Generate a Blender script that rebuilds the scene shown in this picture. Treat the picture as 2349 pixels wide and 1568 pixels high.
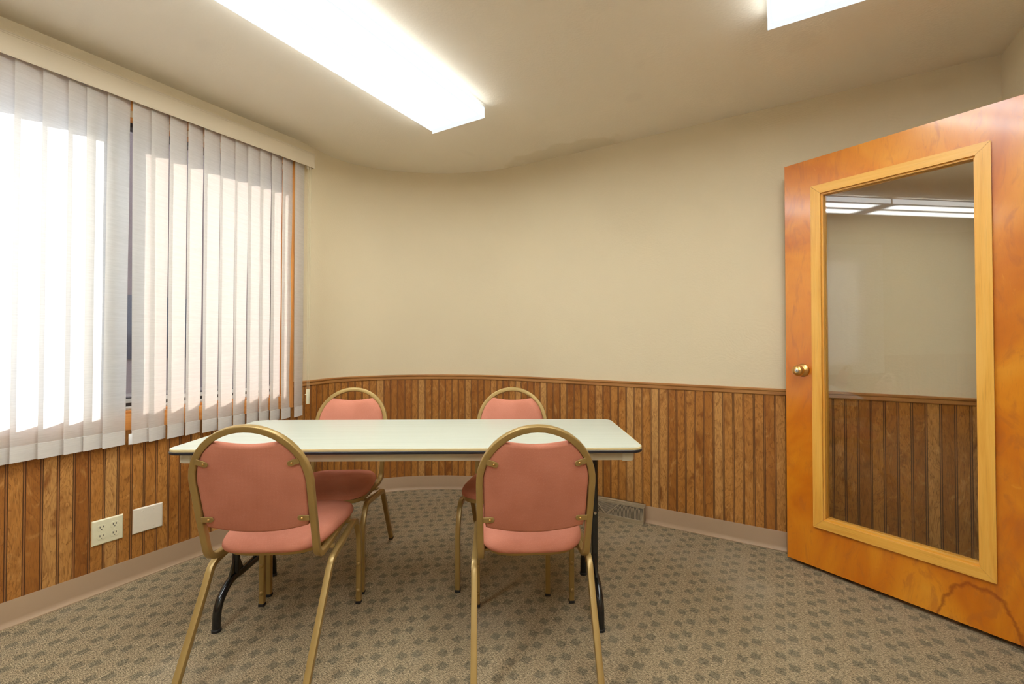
import bpy, bmesh, math, random
from mathutils import Vector, Matrix
from math import sin, cos, pi, radians, floor, sqrt, atan2
random.seed(7)
sc = bpy.context.scene
for o in list(bpy.data.objects):
    bpy.data.objects.remove(o)
COL = sc.collection

# ------------------------------------------------------------------ camera
FPX, PITCH, ROLL, CXP, CYP, EYE = 1007.1, .0133, .0012, 19.65, -19.34, 1.1539
cam_d = bpy.data.cameras.new('camera')
cam = bpy.data.objects.new('camera', cam_d)
COL.objects.link(cam)
cam.location = (0, 0, EYE)
cam.rotation_mode = 'XYZ'
cam.rotation_euler = (pi/2 + PITCH, 0, 0)
cam_d.sensor_width = 36
cam_d.lens = FPX*36/2349
cam_d.shift_x = -CXP/2349
cam_d.shift_y = CYP/2349
cam_d.clip_start = .02
sc.camera = cam

# ------------------------------------------------------------------ room frame
AL, PL, PR = .5274, -2.681, 2.816
NL = Vector((cos(AL), -sin(AL), 0))      # out of the window wall, into the room
LD = Vector((sin(AL), cos(AL), 0))       # along the window wall, away from the camera
W1 = 3.575                                # distance to the door wall
S0, S1 = -2.6, PR                         # near and far wall
CH = 2.45                                 # ceiling height
def rw(w, s, z=0.0):
    return NL*(PL+w) + LD*s + Vector((0, 0, z))
def to_ws(x, y):
    return (NL.x*x+NL.y*y-PL, LD.x*x+LD.y*y)
ROOM = Matrix(((NL.x, LD.x, 0, 0), (NL.y, LD.y, 0, 0), (0, 0, 1, 0), (0, 0, 0, 1)))

# ------------------------------------------------------------------ world, sun, exposure
SKY_STRENGTH = 2.6
SUN_STRENGTH = 4.7
LAMP = 12.5
LHL = .80                                 # half length of a light fitting
world = bpy.data.worlds.new('sky')
sc.world = world
world.use_nodes = True
wt = world.node_tree
wt.nodes.clear()
wo = wt.nodes.new('ShaderNodeOutputWorld')
wb = wt.nodes.new('ShaderNodeBackground')
wb.inputs[0].default_value = (.62, .78, 1.0, 1)
wb.inputs[1].default_value = SKY_STRENGTH
wt.links.new(wb.outputs[0], wo.inputs[0])
sun_d = bpy.data.lights.new('sun', 'SUN')
sun_d.energy = SUN_STRENGTH
sun_d.color = (1, .95, .88)
sun_d.angle = radians(.53)
sun = bpy.data.objects.new('sun', sun_d)
COL.objects.link(sun)
sdir = (NL*1.0 + LD*.36 + Vector((0, 0, -.95))).normalized()
sun.rotation_euler = sdir.to_track_quat('-Z', 'Y').to_euler()
sun.location = rw(-4, -2, 5)
vs = sc.view_settings
vs.view_transform = 'Standard'
vs.look = 'None'
vs.gamma = 1
vs.use_curve_mapping = False
vs.exposure = 0.88

# ------------------------------------------------------------------ node helpers
class NT:
    def __init__(s, name):
        s.m = bpy.data.materials.new(name)
        s.m.use_nodes = True
        s.t = s.m.node_tree
        s.t.nodes.clear()
        s.out = s.t.nodes.new('ShaderNodeOutputMaterial')
    def n(s, typ, **kw):
        nd = s.t.nodes.new(typ)
        for k, v in kw.items():
            setattr(nd, k, v)
        return nd
    def set(s, sock, v):
        if v is None:
            return
        if isinstance(v, bpy.types.NodeSocket):
            s.t.links.new(v, sock)
        else:
            if hasattr(sock.default_value, '__len__') and not hasattr(v, '__len__'):
                v = (v,)*len(sock.default_value)
            if hasattr(sock.default_value, '__len__') and len(sock.default_value) == 4 and len(v) == 3:
                v = (*v, 1)
            sock.default_value = v
    def math(s, op, a, b=None, c=None, clamp=False):
        nd = s.n('ShaderNodeMath', operation=op, use_clamp=clamp)
        s.set(nd.inputs[0], a); s.set(nd.inputs[1], b); s.set(nd.inputs[2], c)
        return nd.outputs[0]
    def mix(s, f, a, b, blend='MIX'):
        nd = s.n('ShaderNodeMix', data_type='RGBA', blend_type=blend)
        s.set(nd.inputs[0], f); s.set(nd.inputs[6], a); s.set(nd.inputs[7], b)
        return nd.outputs[2]
    def noise(s, vec, scale=5, detail=2, rough=.5, dist=0, col=False):
        nd = s.n('ShaderNodeTexNoise')
        s.set(nd.inputs['Vector'], vec)
        nd.inputs['Scale'].default_value = scale
        nd.inputs['Detail'].default_value = detail
        nd.inputs['Roughness'].default_value = rough
        nd.inputs['Distortion'].default_value = dist
        return nd.outputs['Color' if col else 'Fac']
    def ramp(s, f, stops, interp='LINEAR'):
        nd = s.n('ShaderNodeValToRGB')
        cr = nd.color_ramp
        cr.interpolation = interp
        while len(cr.elements) < len(stops):
            cr.elements.new(.5)
        for e, (p, c) in zip(cr.elements, stops):
            e.position = p
            e.color = (*c, 1) if len(c) == 3 else c
        s.set(nd.inputs[0], f)
        return nd.outputs[0]
    def sm(s, x, a, b):
        nd = s.n('ShaderNodeMapRange', interpolation_type='SMOOTHSTEP')
        s.set(nd.inputs[0], x); s.set(nd.inputs[1], a); s.set(nd.inputs[2], b)
        return nd.outputs[0]
    def coord(s, which='Object'):
        return s.n('ShaderNodeTexCoord').outputs[which]
    def xyz(s, v):
        nd = s.n('ShaderNodeSeparateXYZ'); s.set(nd.inputs[0], v)
        return nd.outputs[0], nd.outputs[1], nd.outputs[2]
    def comb(s, x, y, z=0):
        nd = s.n('ShaderNodeCombineXYZ')
        s.set(nd.inputs[0], x); s.set(nd.inputs[1], y); s.set(nd.inputs[2], z)
        return nd.outputs[0]
    def scale(s, v, sx, sy, sz):
        nd = s.n('ShaderNodeMapping')
        s.set(nd.inputs[0], v)
        nd.inputs['Scale'].default_value = (sx, sy, sz)
        return nd.outputs[0]
    def bump(s, h, strength=.3, dist=.01):
        nd = s.n('ShaderNodeBump')
        nd.inputs['Strength'].default_value = strength
        nd.inputs['Distance'].default_value = dist
        s.set(nd.inputs['Height'], h)
        return nd.outputs[0]
    def bsdf(s, color, rough=.5, metal=0, normal=None, spec=None, coat=None, link=True):
        b = s.n('ShaderNodeBsdfPrincipled')
        s.set(b.inputs['Base Color'], color)
        s.set(b.inputs['Roughness'], rough)
        s.set(b.inputs['Metallic'], metal)
        if normal is not None: s.set(b.inputs['Normal'], normal)
        if spec is not None: s.set(b.inputs['Specular IOR Level'], spec)
        if coat is not None: s.set(b.inputs['Coat Weight'], coat); b.inputs['Coat Roughness'].default_value = .12
        if link: s.t.links.new(b.outputs[0], s.out.inputs[0])
        return b.outputs[0]

def plain(name, color, rough=.5, metal=0, var=.06, scale=30, bump=0, spec=None, coat=None):
    n = NT(name)
    f = n.noise(n.coord(), scale, 3)
    c = n.mix(f, tuple(x*(1-var) for x in color), tuple(min(1, x*(1+var)) for x in color))
    nm = n.bump(n.noise(n.coord(), scale*6, 3), bump, .002) if bump else None
    n.bsdf(c, rough, metal, nm, spec, coat)
    return n.m

# ------------------------------------------------------------------ materials
def mat_plaster(name, base, stain=False):
    n = NT(name)
    co = n.coord()
    big = n.noise(co, 1.3, 3)
    c = n.mix(n.sm(big, .3, .7), tuple(x*.975 for x in base), tuple(x*1.02 for x in base))
    if stain:
        x, y, z = n.xyz(co)
        dx = n.math('DIVIDE', n.math('SUBTRACT', x, .30), .42)
        dy = n.math('DIVIDE', n.math('SUBTRACT', y, 3.02), .16)
        # follow the line of the far wall
        ry = n.math('ADD', dy, n.math('MULTIPLY', dx, 1.35))
        d = n.math('SQRT', n.math('ADD', n.math('POWER', dx, 2), n.math('POWER', ry, 2)))
        d = n.math('ADD', d, n.math('MULTIPLY', n.math('SUBTRACT', n.noise(co, 7, 4), .5), 1.1))
        c = n.mix(n.math('MULTIPLY', n.math('SUBTRACT', 1, n.sm(d, .75, 1.0)), .26), c, (.58, .49, .29))
        dots = n.noise(co, 4.5, 0)
        c = n.mix(n.math('MULTIPLY', n.sm(dots, .74, .80), .05), c, (.35, .31, .25))
    warp = n.n('ShaderNodeVectorMath', operation='ADD')
    n.set(warp.inputs[0], co)
    sc_ = n.n('ShaderNodeVectorMath', operation='SCALE')
    n.set(sc_.inputs[0], n.noise(co, 5, 1, col=True)); sc_.inputs[3].default_value = .22
    n.set(warp.inputs[1], sc_.outputs[0])
    st = n.n('ShaderNodeTexWave', wave_type='RINGS', rings_direction='SPHERICAL')
    n.set(st.inputs[0], warp.outputs[0])
    st.inputs['Scale'].default_value = 24; st.inputs['Distortion'].default_value = 6
    st.inputs['Detail'].default_value = 2
    msk = n.sm(n.noise(co, 2.6, 2), .47, .65)
    h = n.math('ADD', n.math('MULTIPLY', n.noise(co, 95, 4, .6), .8), n.math('MULTIPLY', n.math('MULTIPLY', st.outputs['Fac'], msk), .18))
    n.bsdf(c, .62, 0, n.bump(h, .22 if stain else .16, .006), .25)
    return n.m
M_wall = mat_plaster('wall_paint', (.68, .575, .39))
M_ceil = mat_plaster('ceiling_paint', (.86, .79, .67), True)

def mat_panel():
    n = NT('wood_panelling')
    u, v, _ = n.xyz(n.coord('UV'))
    idn = n.math('FLOOR', u)
    fr = n.math('SUBTRACT', u, idn)
    wn = n.n('ShaderNodeTexWhiteNoise', noise_dimensions='1D')
    n.set(wn.inputs['W'], idn)
    r = wn.outputs['Value']
    wn2 = n.n('ShaderNodeTexWhiteNoise', noise_dimensions='1D')
    n.set(wn2.inputs['W'], n.math('ADD', idn, 77.3))
    r2 = wn2.outputs['Value']
    # printed grain, three or so boards share one figure
    grp = n.math('FLOOR', n.math('DIVIDE', u, 3.0))
    gx = n.math('ADD', n.math('MULTIPLY', u, .0508), n.math('MULTIPLY', n.math('ADD', grp, n.math('MULTIPLY', n.math('GREATER_THAN', r2, .45), idn)), 3.17))
    vec = n.comb(gx, n.math('ADD', v, n.math('MULTIPLY', r, 9.0)), 0)
    swirl = n.noise(n.scale(vec, 9, 2.5, 1), 1.0, 4, .52, 1.1)
    rings = n.math('FRACT', n.math('MULTIPLY', swirl, n.math('ADD', 7.0, n.math('MULTIPLY', r, 9.0))))
    rings = n.math('POWER', rings, 3.5)
    fine = n.noise(n.scale(vec, 420, 26, 1), 1.0, 3, .6)
    burl = n.noise(n.scale(vec, 10, 4.0, 1), 1.0, 3, .55, 1.2)
    base = n.ramp(r, [(0, (.31, .108, .020)), (.35, (.41, .16, .031)), (.7, (.49, .215, .048)), (1, (.58, .31, .10))])
    c = n.mix(n.math('MULTIPLY', n.math('MULTIPLY', rings, n.sm(fine, .25, .6)), .75), base, (.17, .052, .010), 'MIX')
    c = n.mix(n.math('MULTIPLY', n.sm(burl, .52, .72), n.math('ADD', .35, n.math('MULTIPLY', r2, .6))), c, (.20, .06, .010))
    c = n.mix(n.math('MULTIPLY', n.sm(n.noise(n.scale(vec, 11, 4.5, 1), 1.3, 3, .6, 2.0), .54, .74), .45), c, (.68, .36, .11))
    c = n.mix(n.math('MULTIPLY', n.sm(fine, .45, .70), .52), c, (.16, .06, .015))
    dots = n.noise(n.scale(vec, 300, 70, 1), 1.0, 1, .5)
    c = n.mix(n.math('MULTIPLY', n.sm(dots, .70, .76), .7), c, (.07, .025, .01))
    # double bead groove
    d = n.math('ABSOLUTE', n.math('SUBTRACT', n.math('FRACT', n.math('ADD', u, .5)), .5))
    inb = n.math('SUBTRACT', 1, n.sm(d, .095, .115))
    line = n.math('SUBTRACT', 1, n.sm(n.math('ABSOLUTE', n.math('SUBTRACT', d, .070)), .014, .034))
    c = n.mix(n.math('MULTIPLY', inb, .6), c, (.26, .105, .038))
    c = n.mix(n.math('MULTIPLY', line, .9), c, (.045, .016, .008))
    h = n.math('SUBTRACT', 1, line)
    n.bsdf(c, .36, 0, n.bump(h, .5, .003), .45)
    return n.m
M_panel = mat_panel()

def mat_grain(name, c0, c1, c2, axis=0, rough=.4, sc_=1.0, coat=None):
    """straight trim wood, grain along the chosen object axis"""
    n = NT(name)
    co = n.coord('UV')
    vec = n.scale(co, 2.2*sc_, 40*sc_, 1)
    a = n.noise(vec, 1, 4, .6, .6)
    b = n.noise(n.scale(co, 6*sc_, 260*sc_, 1), 1, 3, .6)
    c = n.ramp(a, [(.25, c0), (.5, c1), (.78, c2)])
    c = n.mix(n.math('MULTIPLY', n.sm(b, .5, .8), .35), c, tuple(x*.55 for x in c0))
    n.bsdf(c, rough, 0, None, .5, coat)
    return n.m
M_rail = mat_grain('chair_rail_wood', (.26, .10, .028), (.40, .18, .05), (.52, .27, .09))
M_casing = mat_grain('window_casing_wood', (.50, .17, .03), (.66, .27, .06), (.76, .36, .10))
M_doortrim = mat_grain('door_glazing_wood', (.69, .31, .04), (.79, .41, .065), (.85, .49, .11), rough=.35)

def mat_door():
    n = NT('door_veneer')
    co = n.coord('UV')
    big = n.noise(n.scale(co, 3.2, 1.5, 1), 1, 3, .55, 1.4)
    mid = n.noise(n.scale(co, 11, 4.0, 1), 1, 4, .6, 2.2)
    fine = n.noise(n.scale(co, 190, 22, 1), 1, 3, .6, .4)
    c = n.ramp(big, [(.25, (.42, .090, .003)), (.42, (.59, .165, .005)), (.58, (.70, .245, .011)), (.8, (.78, .335, .028))])
    c = n.mix(n.math('MULTIPLY', n.sm(mid, .50, .68), .55), c, (.46, .13, .016))
    c = n.mix(n.math('MULTIPLY', n.sm(mid, .36, .22), .4), c, (.80, .35, .035))
    c = n.mix(n.math('MULTIPLY', n.sm(fine, .5, .8), .22), c, (.36, .11, .02))
    # one dark mineral streak arching low on the leaf
    x, y, _ = n.xyz(co)
    dx = n.math('DIVIDE', n.math('SUBTRACT', x, .70), .125)
    dy = n.math('DIVIDE', n.math('SUBTRACT', y, -.06), .25)
    d = n.math('SQRT', n.math('ADD', n.math('POWER', dx, 2), n.math('POWER', dy, 2)))
    d = n.math('ADD', d, n.math('MULTIPLY', n.math('SUBTRACT', n.noise(co, 22, 4), .5), .28))
    ring = n.math('SUBTRACT', 1, n.sm(n.math('ABSOLUTE', n.math('SUBTRACT', d, 1.0)), .0, .07))
    c = n.mix(n.math('MULTIPLY', ring, .65), c, (.22, .035, .003))
    n.bsdf(c, .30, 0, None, .5, .35)
    return n.m
M_door = mat_door()

def mat_carpet():
    n = NT('carpet')
    w, s, _ = n.xyz(n.coord('UV'))
    def spot(w0, s0, jit):
        fa = n.math('MULTIPLY', n.math('ABSOLUTE', n.math('SUBTRACT', n.math('FRACT', n.math('ADD', n.math('DIVIDE', n.math('SUBTRACT', w, w0), .1195), .5)), .5)), .1195)
        fb = n.math('MULTIPLY', n.math('ABSOLUTE', n.math('SUBTRACT', n.math('FRACT', n.math('ADD', n.math('DIVIDE', n.math('SUBTRACT', s, s0), .0875), .5)), .5)), .0875)
        ma = n.math('SUBTRACT', 1, n.sm(n.math('ADD', fa, jit), .0135, .0195))
        mb = n.math('SUBTRACT', 1, n.sm(n.math('ADD', fb, jit), .0135, .0200))
        return n.math('MULTIPLY', ma, mb)
    co = n.comb(w, s, 0)
    jit = n.math('MULTIPLY', n.math('SUBTRACT', n.noise(co, 150, 3), .5), .010)
    sp = n.math('MAXIMUM', spot(2.49, 2.353, jit), spot(2.567, 2.316, jit))
    yarn = n.noise(n.scale(co, 85, 330, 1), 1, 3, .75)
    yarn2 = n.noise(n.scale(co, 260, 380, 1), 1, 2, .6)
    mixy = n.math('ADD', n.math('MULTIPLY', yarn, .62), n.math('MULTIPLY', yarn2, .38))
    light = n.ramp(mixy, [(.35, (.05, .042, .025)), (.45, (.175, .138, .083)), (.54, (.38, .295, .182)), (.66, (.63, .51, .335))])
    dark = n.ramp(mixy, [(.34, (.035, .030, .020)), (.50, (.135, .115, .074)), (.66, (.31, .265, .175))])
    tint = n.math('ABSOLUTE', n.math('SUBTRACT', n.math('FRACT', n.math('DIVIDE', n.math('SUBTRACT', w, 2.43), .1195)), .5))
    light = n.mix(n.math('MULTIPLY', tint, .5), light, n.mix(1.0, light, (1.06, .95, .88), 'MULTIPLY'))
    c = n.mix(n.math('MULTIPLY', sp, n.math('ADD', .45, n.math('MULTIPLY', n.noise(co, 60, 2), .55))), light, dark)
    patch = n.noise(co, 2.2, 3)
    c = n.mix(n.math('MULTIPLY', n.sm(patch, .5, .75), .18), c, (.50, .43, .33))
    n.bsdf(c, .95, 0, n.bump(mixy, .6, .004), .1)
    return n.m
M_carpet = mat_carpet()

def mat_fabric():
    n = NT('salmon_upholstery')
    co = n.coord()
    x, y, z = n.xyz(co)
    tw = n.math('SINE', n.math('MULTIPLY', n.math('ADD', n.math('ADD', x, y), z), 1500))
    tw2 = n.math('SINE', n.math('MULTIPLY', n.math('SUBTRACT', x, z), 1500))
    wv = n.math('MULTIPLY', n.math('ADD', n.math('MULTIPLY', tw, tw2), 1), .5)
    nz = n.noise(co, 9, 3)
    c = n.mix(n.sm(nz, .3, .7), (.52, .195, .122), (.59, .23, .15))
    c = n.mix(n.math('MULTIPLY', wv, .22), c, (.36, .11, .07))
    c = n.mix(n.math('MULTIPLY', n.sm(n.noise(co, 420, 2), .5, .8), .25), c, (.70, .36, .28))
    h = n.math('ADD', n.math('MULTIPLY', wv, .3), n.math('MULTIPLY', n.noise(co, 14, 2), 2.0))
    b = n.bsdf(c, .88, 0, n.bump(h, .25, .004), .15)
    return n.m
M_fabric = mat_fabric()

def mat_gold():
    n = NT('gold_enamel')
    co = n.coord()
    c = n.mix(n.noise(co, 16, 3), (.33, .215, .07), (.39, .26, .09))
    chip = n.sm(n.noise(co, 38, 5, .7), .70, .74)
    c = n.mix(n.math('MULTIPLY', chip, .7), c, (.62, .58, .50))
    n.bsdf(c, n.math('ADD', .34, n.math('MULTIPLY', chip, .2)), .35, None, .5)
    return n.m
M_gold = mat_gold()
M_brass = plain('brass', (.76, .46, .16), .33, 1.0, .05, 20)
M_steel = plain('bright_metal', (.75, .73, .68), .25, 1.0)
M_black = plain('black_gloss_enamel', (.008, .009, .009), .18, 0, .1, 20, spec=.6)
M_rubber = plain('black_rubber', (.012, .012, .013), .6)
M_bumper = plain('black_vinyl_edge', (.018, .018, .022), .3)
M_edge = plain('cream_edge', (.62, .50, .26), .4)
M_apron = plain('putty_apron', (.56, .53, .41), .45)
M_cap = plain('putty_plastic', (.66, .65, .54), .4)
M_base = plain('vinyl_cove_base', (.40, .275, .172), .42, 0, .04, 8, spec=.4)
M_ivory = plain('ivory_plastic', (.78, .73, .50), .32)
M_almond = plain('almond_plastic', (.80, .72, .58), .35)
M_dark = plain('dark_slot', (.012, .010, .008), .7)
M_valance = plain('valance_vinyl', (.62, .53, .385), .45, 0, .03, 6)
M_vent = plain('vent_enamel', (.36, .285, .18), .4, .2)
M_ventin = plain('vent_interior_shade', (.085, .066, .04), .7)  # dark tone standing in for shade inside the register
M_frame = plain('bronze_aluminium', (.035, .028, .028), .4, .4)
M_track = plain('mill_aluminium', (.62, .65, .66), .3, .8)
M_cord = plain('ivory_cord', (.60, .52, .34), .6)
M_white = plain('white_enamel', (.80, .80, .78), .4)

def mat_top():
    n = NT('laminate_top')
    co = n.coord()
    st = n.noise(n.scale(co, 1.2, 26, 1), 1.6, 4, .6)
    c = n.mix(n.sm(st, .25, .75), (.50, .53, .445), (.53, .56, .475))
    n.bsdf(c, .27, 0, None, .5)
    return n.m
M_top = mat_top()

def mat_slat():
    n = NT('blind_fabric')
    co = n.coord('UV')
    x, y, _ = n.xyz(co)
    st = n.noise(n.scale(co, 8, 170, 1), 1, 3, .65)
    st2 = n.noise(n.scale(co, 30, 420, 1), 1, 2, .6)
    f = n.math('ADD', n.math('MULTIPLY', st, .6), n.math('MULTIPLY', st2, .4))
    c = n.mix(n.sm(f, .3, .7), (.70, .665, .61), (.80, .77, .715))
    d = n.n('ShaderNodeBsdfDiffuse'); n.set(d.inputs[0], c)
    t = n.n('ShaderNodeBsdfTranslucent')
    n.set(t.inputs[0], n.mix(n.sm(f, .25, .75), (.78, .77, .75), (.90, .89, .875)))
    mx = n.n('ShaderNodeMixShader')
    # hem pocket is double cloth with a weight inside
    hem = n.math('SUBTRACT', 1, n.sm(y, .0635, .0645))
    n.set(mx.inputs[0], n.math('SUBTRACT', .50, n.math('MULTIPLY', hem, .26)))
    n.t.links.new(d.outputs[0], mx.inputs[1]); n.t.links.new(t.outputs[0], mx.inputs[2])
    n.t.links.new(mx.outputs[0], n.out.inputs[0])
    return n.m
M_slat = mat_slat()

def mat_glass(name, tint):
    n = NT(name)
    geo = n.n('ShaderNodeNewGeometry')
    fr = n.n('ShaderNodeFresnel')
    n.set(fr.inputs[0], n.math('SUBTRACT', 1.5, n.math('MULTIPLY', geo.outputs['Backfacing'], 1.5-1/1.5)))
    tr = n.n('ShaderNodeBsdfTransparent')
    nz = n.noise(n.coord(), 3, 1)
    n.set(tr.inputs[0], n.mix(nz, tint, tuple(x*.98 for x in tint)))
    gl = n.n('ShaderNodeBsdfGlossy'); gl.inputs['Roughness'].default_value = .0
    mx = n.n('ShaderNodeMixShader')
    n.set(mx.inputs[0], fr.outputs[0])
    n.t.links.new(tr.outputs[0], mx.inputs[1]); n.t.links.new(gl.outputs[0], mx.inputs[2])
    n.t.links.new(mx.outputs[0], n.out.inputs[0])
    return n.m
M_glass = mat_glass('clear_glass', (.97, .98, .98))
M_glass_tint = mat_glass('bronze_tinted_glass', (.745, .685, .64))
M_glass_door = mat_glass('door_glass', (.98, .985, .975))

def mat_lens():
    """prismatic diffuser lit by two tubes: glows brightest along the tubes"""
    n = NT('lit_diffuser')
    x, y, z = n.xyz(n.coord())
    a = n.math('ABSOLUTE', x)
    tube = n.math('SUBTRACT', 1, n.sm(n.math('ABSOLUTE', n.math('SUBTRACT', a, .088)), .008, .088))
    ends = n.math('SUBTRACT', 1, n.sm(n.math('ABSOLUTE', y), LHL-.15, LHL-.05))
    prism = n.noise(n.scale(n.coord(), 150, 150, 150), 1, 1)
    e = n.math('ADD', .55/LAMP + 0, n.math('MULTIPLY', n.math('MULTIPLY', tube, ends), 1.0))
    side = n.math('GREATER_THAN', a, .180)
    core = n.math('MULTIPLY', n.math('SUBTRACT', 1, n.sm(a, .140, .176)), n.math('SUBTRACT', 1, n.sm(n.math('ABSOLUTE', y), LHL-.10, LHL-.03)))
    core = n.math('MULTIPLY', core, n.sm(a, .002, .034))
    e = n.math('ADD', e, n.math('MULTIPLY', core, .09))
    e = n.math('ADD', e, n.math('MULTIPLY', side, .24))
    e = n.math('MULTIPLY', e, n.math('ADD', .93, n.math('MULTIPLY', prism, .14)))
    em = n.n('ShaderNodeEmission')
    em.inputs[0].default_value = (.95, 1.0, 1.0, 1)
    n.set(em.inputs[1], n.math('MULTIPLY', e, LAMP))
    n.t.links.new(em.outputs[0], n.out.inputs[0])
    return n.m
M_lens = mat_lens()
def mat_lens_edge():
    n = NT('lit_diffuser_edge')
    em = n.n('ShaderNodeEmission')
    n.set(em.inputs[0], n.mix(n.noise(n.coord(), 40, 1), (.93, 1.0, .99), (.97, 1, 1)))
    em.inputs[1].default_value = .56
    n.t.links.new(em.outputs[0], n.out.inputs[0])
    return n.m
M_lens_edge = mat_lens_edge()

# ------------------------------------------------------------------ mesh helpers
def finish(bm, name, mat, parent=None, mw=None, angle=35, mats=None):
    bmesh.ops.recalc_face_normals(bm, faces=bm.faces)
    for f in bm.faces: f.smooth = True
    for e in bm.edges:
        if len(e.link_faces) == 2 and e.calc_face_angle(0) > radians(angle): e.smooth = False
        elif len(e.link_faces) != 2: e.smooth = False
    me = bpy.data.meshes.new(name)
    bm.to_mesh(me); bm.free()
    for m_ in (mats or [mat]): me.materials.append(m_)
    o = bpy.data.objects.new(name, me)
    COL.objects.link(o)
    if parent: o.parent = parent
    if mw is not None: o.matrix_local = mw
    return o
def empty(name, loc=(0, 0, 0), rz=0):
    o = bpy.data.objects.new(name, None)
    o.empty_display_size = .1
    COL.objects.link(o)
    o.location = loc; o.rotation_euler = (0, 0, rz)
    return o
def tag(o, label=None, cat=None, group=None, kind=None):
    if label: o['label'] = label
    if cat: o['category'] = cat
    if group: o['group'] = group
    if kind: o['kind'] = kind
    return o
def box(bm, x0, x1, y0, y1, z0, z1, bev=0, M=None, mi=0, seg=2):
    v = [bm.verts.new((x, y, z)) for x in (x0, x1) for y in (y0, y1) for z in (z0, z1)]
    fs = [bm.faces.new([v[i] for i in q]) for q in ((0, 1, 3, 2), (4, 6, 7, 5), (0, 4, 5, 1), (2, 3, 7, 6), (0, 2, 6, 4), (1, 5, 7, 3))]
    for f in fs: f.material_index = mi
    bmesh.ops.recalc_face_normals(bm, faces=fs)
    if bev:
        es = {e for f in fs for e in f.edges}
        r = bmesh.ops.bevel(bm, geom=list(es), offset=bev, segments=seg, affect='EDGES', profile=.5)
        v = list({q for f in r['faces'] for q in f.verts} | {q for q in v if q.is_valid})
    if M is not None: bmesh.ops.transform(bm, matrix=M, verts=v)
    return v
def rbox(bm, w0, w1, s0, s1, z0, z1, bev=0, mi=0):
    """box given in room coordinates"""
    M = Matrix.Translation(NL*PL) @ ROOM
    return box(bm, w0, w1, s0, s1, z0, z1, bev, M, mi)
def prof_rect(a, b, r=.003, k=2):
    out = []
    for cx_, cy_, a0 in ((a-r, b-r, 0), (-a+r, b-r, 90), (-a+r, -b+r, 180), (a-r, -b+r, 270)):
        for i in range(k+1):
            t = radians(a0+90*i/k)
            out.append((cx_+r*cos(t), cy_+r*sin(t)))
    return out
def prof_circle(r, k=14):
    return [(r*cos(2*pi*i/k), r*sin(2*pi*i/k)) for i in range(k)]
def sweep(bm, pts, prof, ref=Vector((0, 0, 1)), closed=False, caps=True):
    pts = [Vector(p) for p in pts]
    n = len(pts); rings = []
    for i, p in enumerate(pts):
        if closed: t = pts[(i+1) % n]-pts[i-1]
        else: t = pts[min(i+1, n-1)]-pts[max(i-1, 0)]
        t.normalize()
        r = ref[i] if isinstance(ref, list) else ref
        b = (r - t*r.dot(t)).normalized()
        a = t.cross(b)
        rings.append([bm.verts.new(p + a*q[0] + b*q[1]) for q in prof])
    m = len(prof)
    for i in range(n if closed else n-1):
        A, B = rings[i], rings[(i+1) % n]
        for j in range(m):
            bm.faces.new((A[j], A[(j+1) % m], B[(j+1) % m], B[j]))
    if caps and not closed:
        bm.faces.new(rings[0][::-1]); bm.faces.new(rings[-1])
    return rings
def fillet(pts, rad, k=6):
    """round the corners of a polyline"""
    pts = [Vector(p) for p in pts]
    out = [pts[0]]
    for i in range(1, len(pts)-1):
        p, a, b = pts[i], pts[i-1], pts[i+1]
        r = rad[i-1] if isinstance(rad, (list, tuple)) else rad
        u, v = (a-p), (b-p)
        d = min(r, u.length*.49, v.length*.49)
        A, B = p+u.normalized()*d, p+v.normalized()*d
        for j in range(k+1):
            t = j/k
            out.append(A*(1-t)**2 + p*2*t*(1-t) + B*t*t)
    out.append(pts[-1])
    return out
def lathe(bm, prof, M=None, k=28):
    rings = []
    for r, z in prof:
        rings.append([bm.verts.new((r*cos(2*pi*i/k), r*sin(2*pi*i/k), z)) for i in range(k)])
    for A, B in zip(rings, rings[1:]):
        for j in range(k): bm.faces.new((A[j], A[(j+1) % k], B[(j+1) % k], B[j]))
    bm.faces.new(rings[0][::-1]); bm.faces.new(rings[-1])
    vs_ = [v for r in rings for v in r]
    if M is not None: bmesh.ops.transform(bm, matrix=M, verts=vs_)
    return vs_
def stack(bm, outline, layers, f):
    """closed solid from one outline: layers = (inset, height); f maps (x, y, h) to 3D"""
    cx_ = sum(p[0] for p in outline)/len(outline); cy_ = sum(p[1] for p in outline)/len(outline)
    rings = []
    for ins, h in layers:
        ring = []
        for x, y in outline:
            dx, dy = x-cx_, y-cy_; d = sqrt(dx*dx+dy*dy)
            k = max(0.02, 1-ins/d)
            ring.append(bm.verts.new(f(cx_+dx*k, cy_+dy*k, h)))
        rings.append(ring)
    n = len(outline)
    for A, B in zip(rings, rings[1:]):
        for j in range(n): bm.faces.new((A[j], A[(j+1) % n], B[(j+1) % n], B[j]))
    bm.faces.new(rings[0][::-1]); bm.faces.new(rings[-1])

# ------------------------------------------------------------------ room outline
curve_w = [(-1.50, 2.752), (-1.462, 2.87), (-1.418, 3.00), (-1.35, 3.12), (-1.25, 3.222), (-1.12, 3.305), (-.985, 3.36),
           (-.83, 3.395), (-.66, 3.413), (-.495, 3.41), (-.32, 3.382), (-.15, 3.328), (.018, 3.249)]
cws = [to_ws(x, y) for x, y in curve_w]
def catmull(P, k=5):
    out = []
    for i in range(len(P)-1):
        p0 = P[max(i-1, 0)]; p1 = P[i]; p2 = P[i+1]; p3 = P[min(i+2, len(P)-1)]
        for j in range(k):
            t = j/k
            out.append(tuple(.5*((2*p1[a]) + (-p0[a]+p2[a])*t + (2*p0[a]-5*p1[a]+4*p2[a]-p3[a])*t*t + (-p0[a]+3*p1[a]-3*p2[a]+p3[a])*t**3) for a in (0, 1)))
    out.append(P[-1])
    return out
JS = 1.70                                 # the window wall ends here
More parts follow.
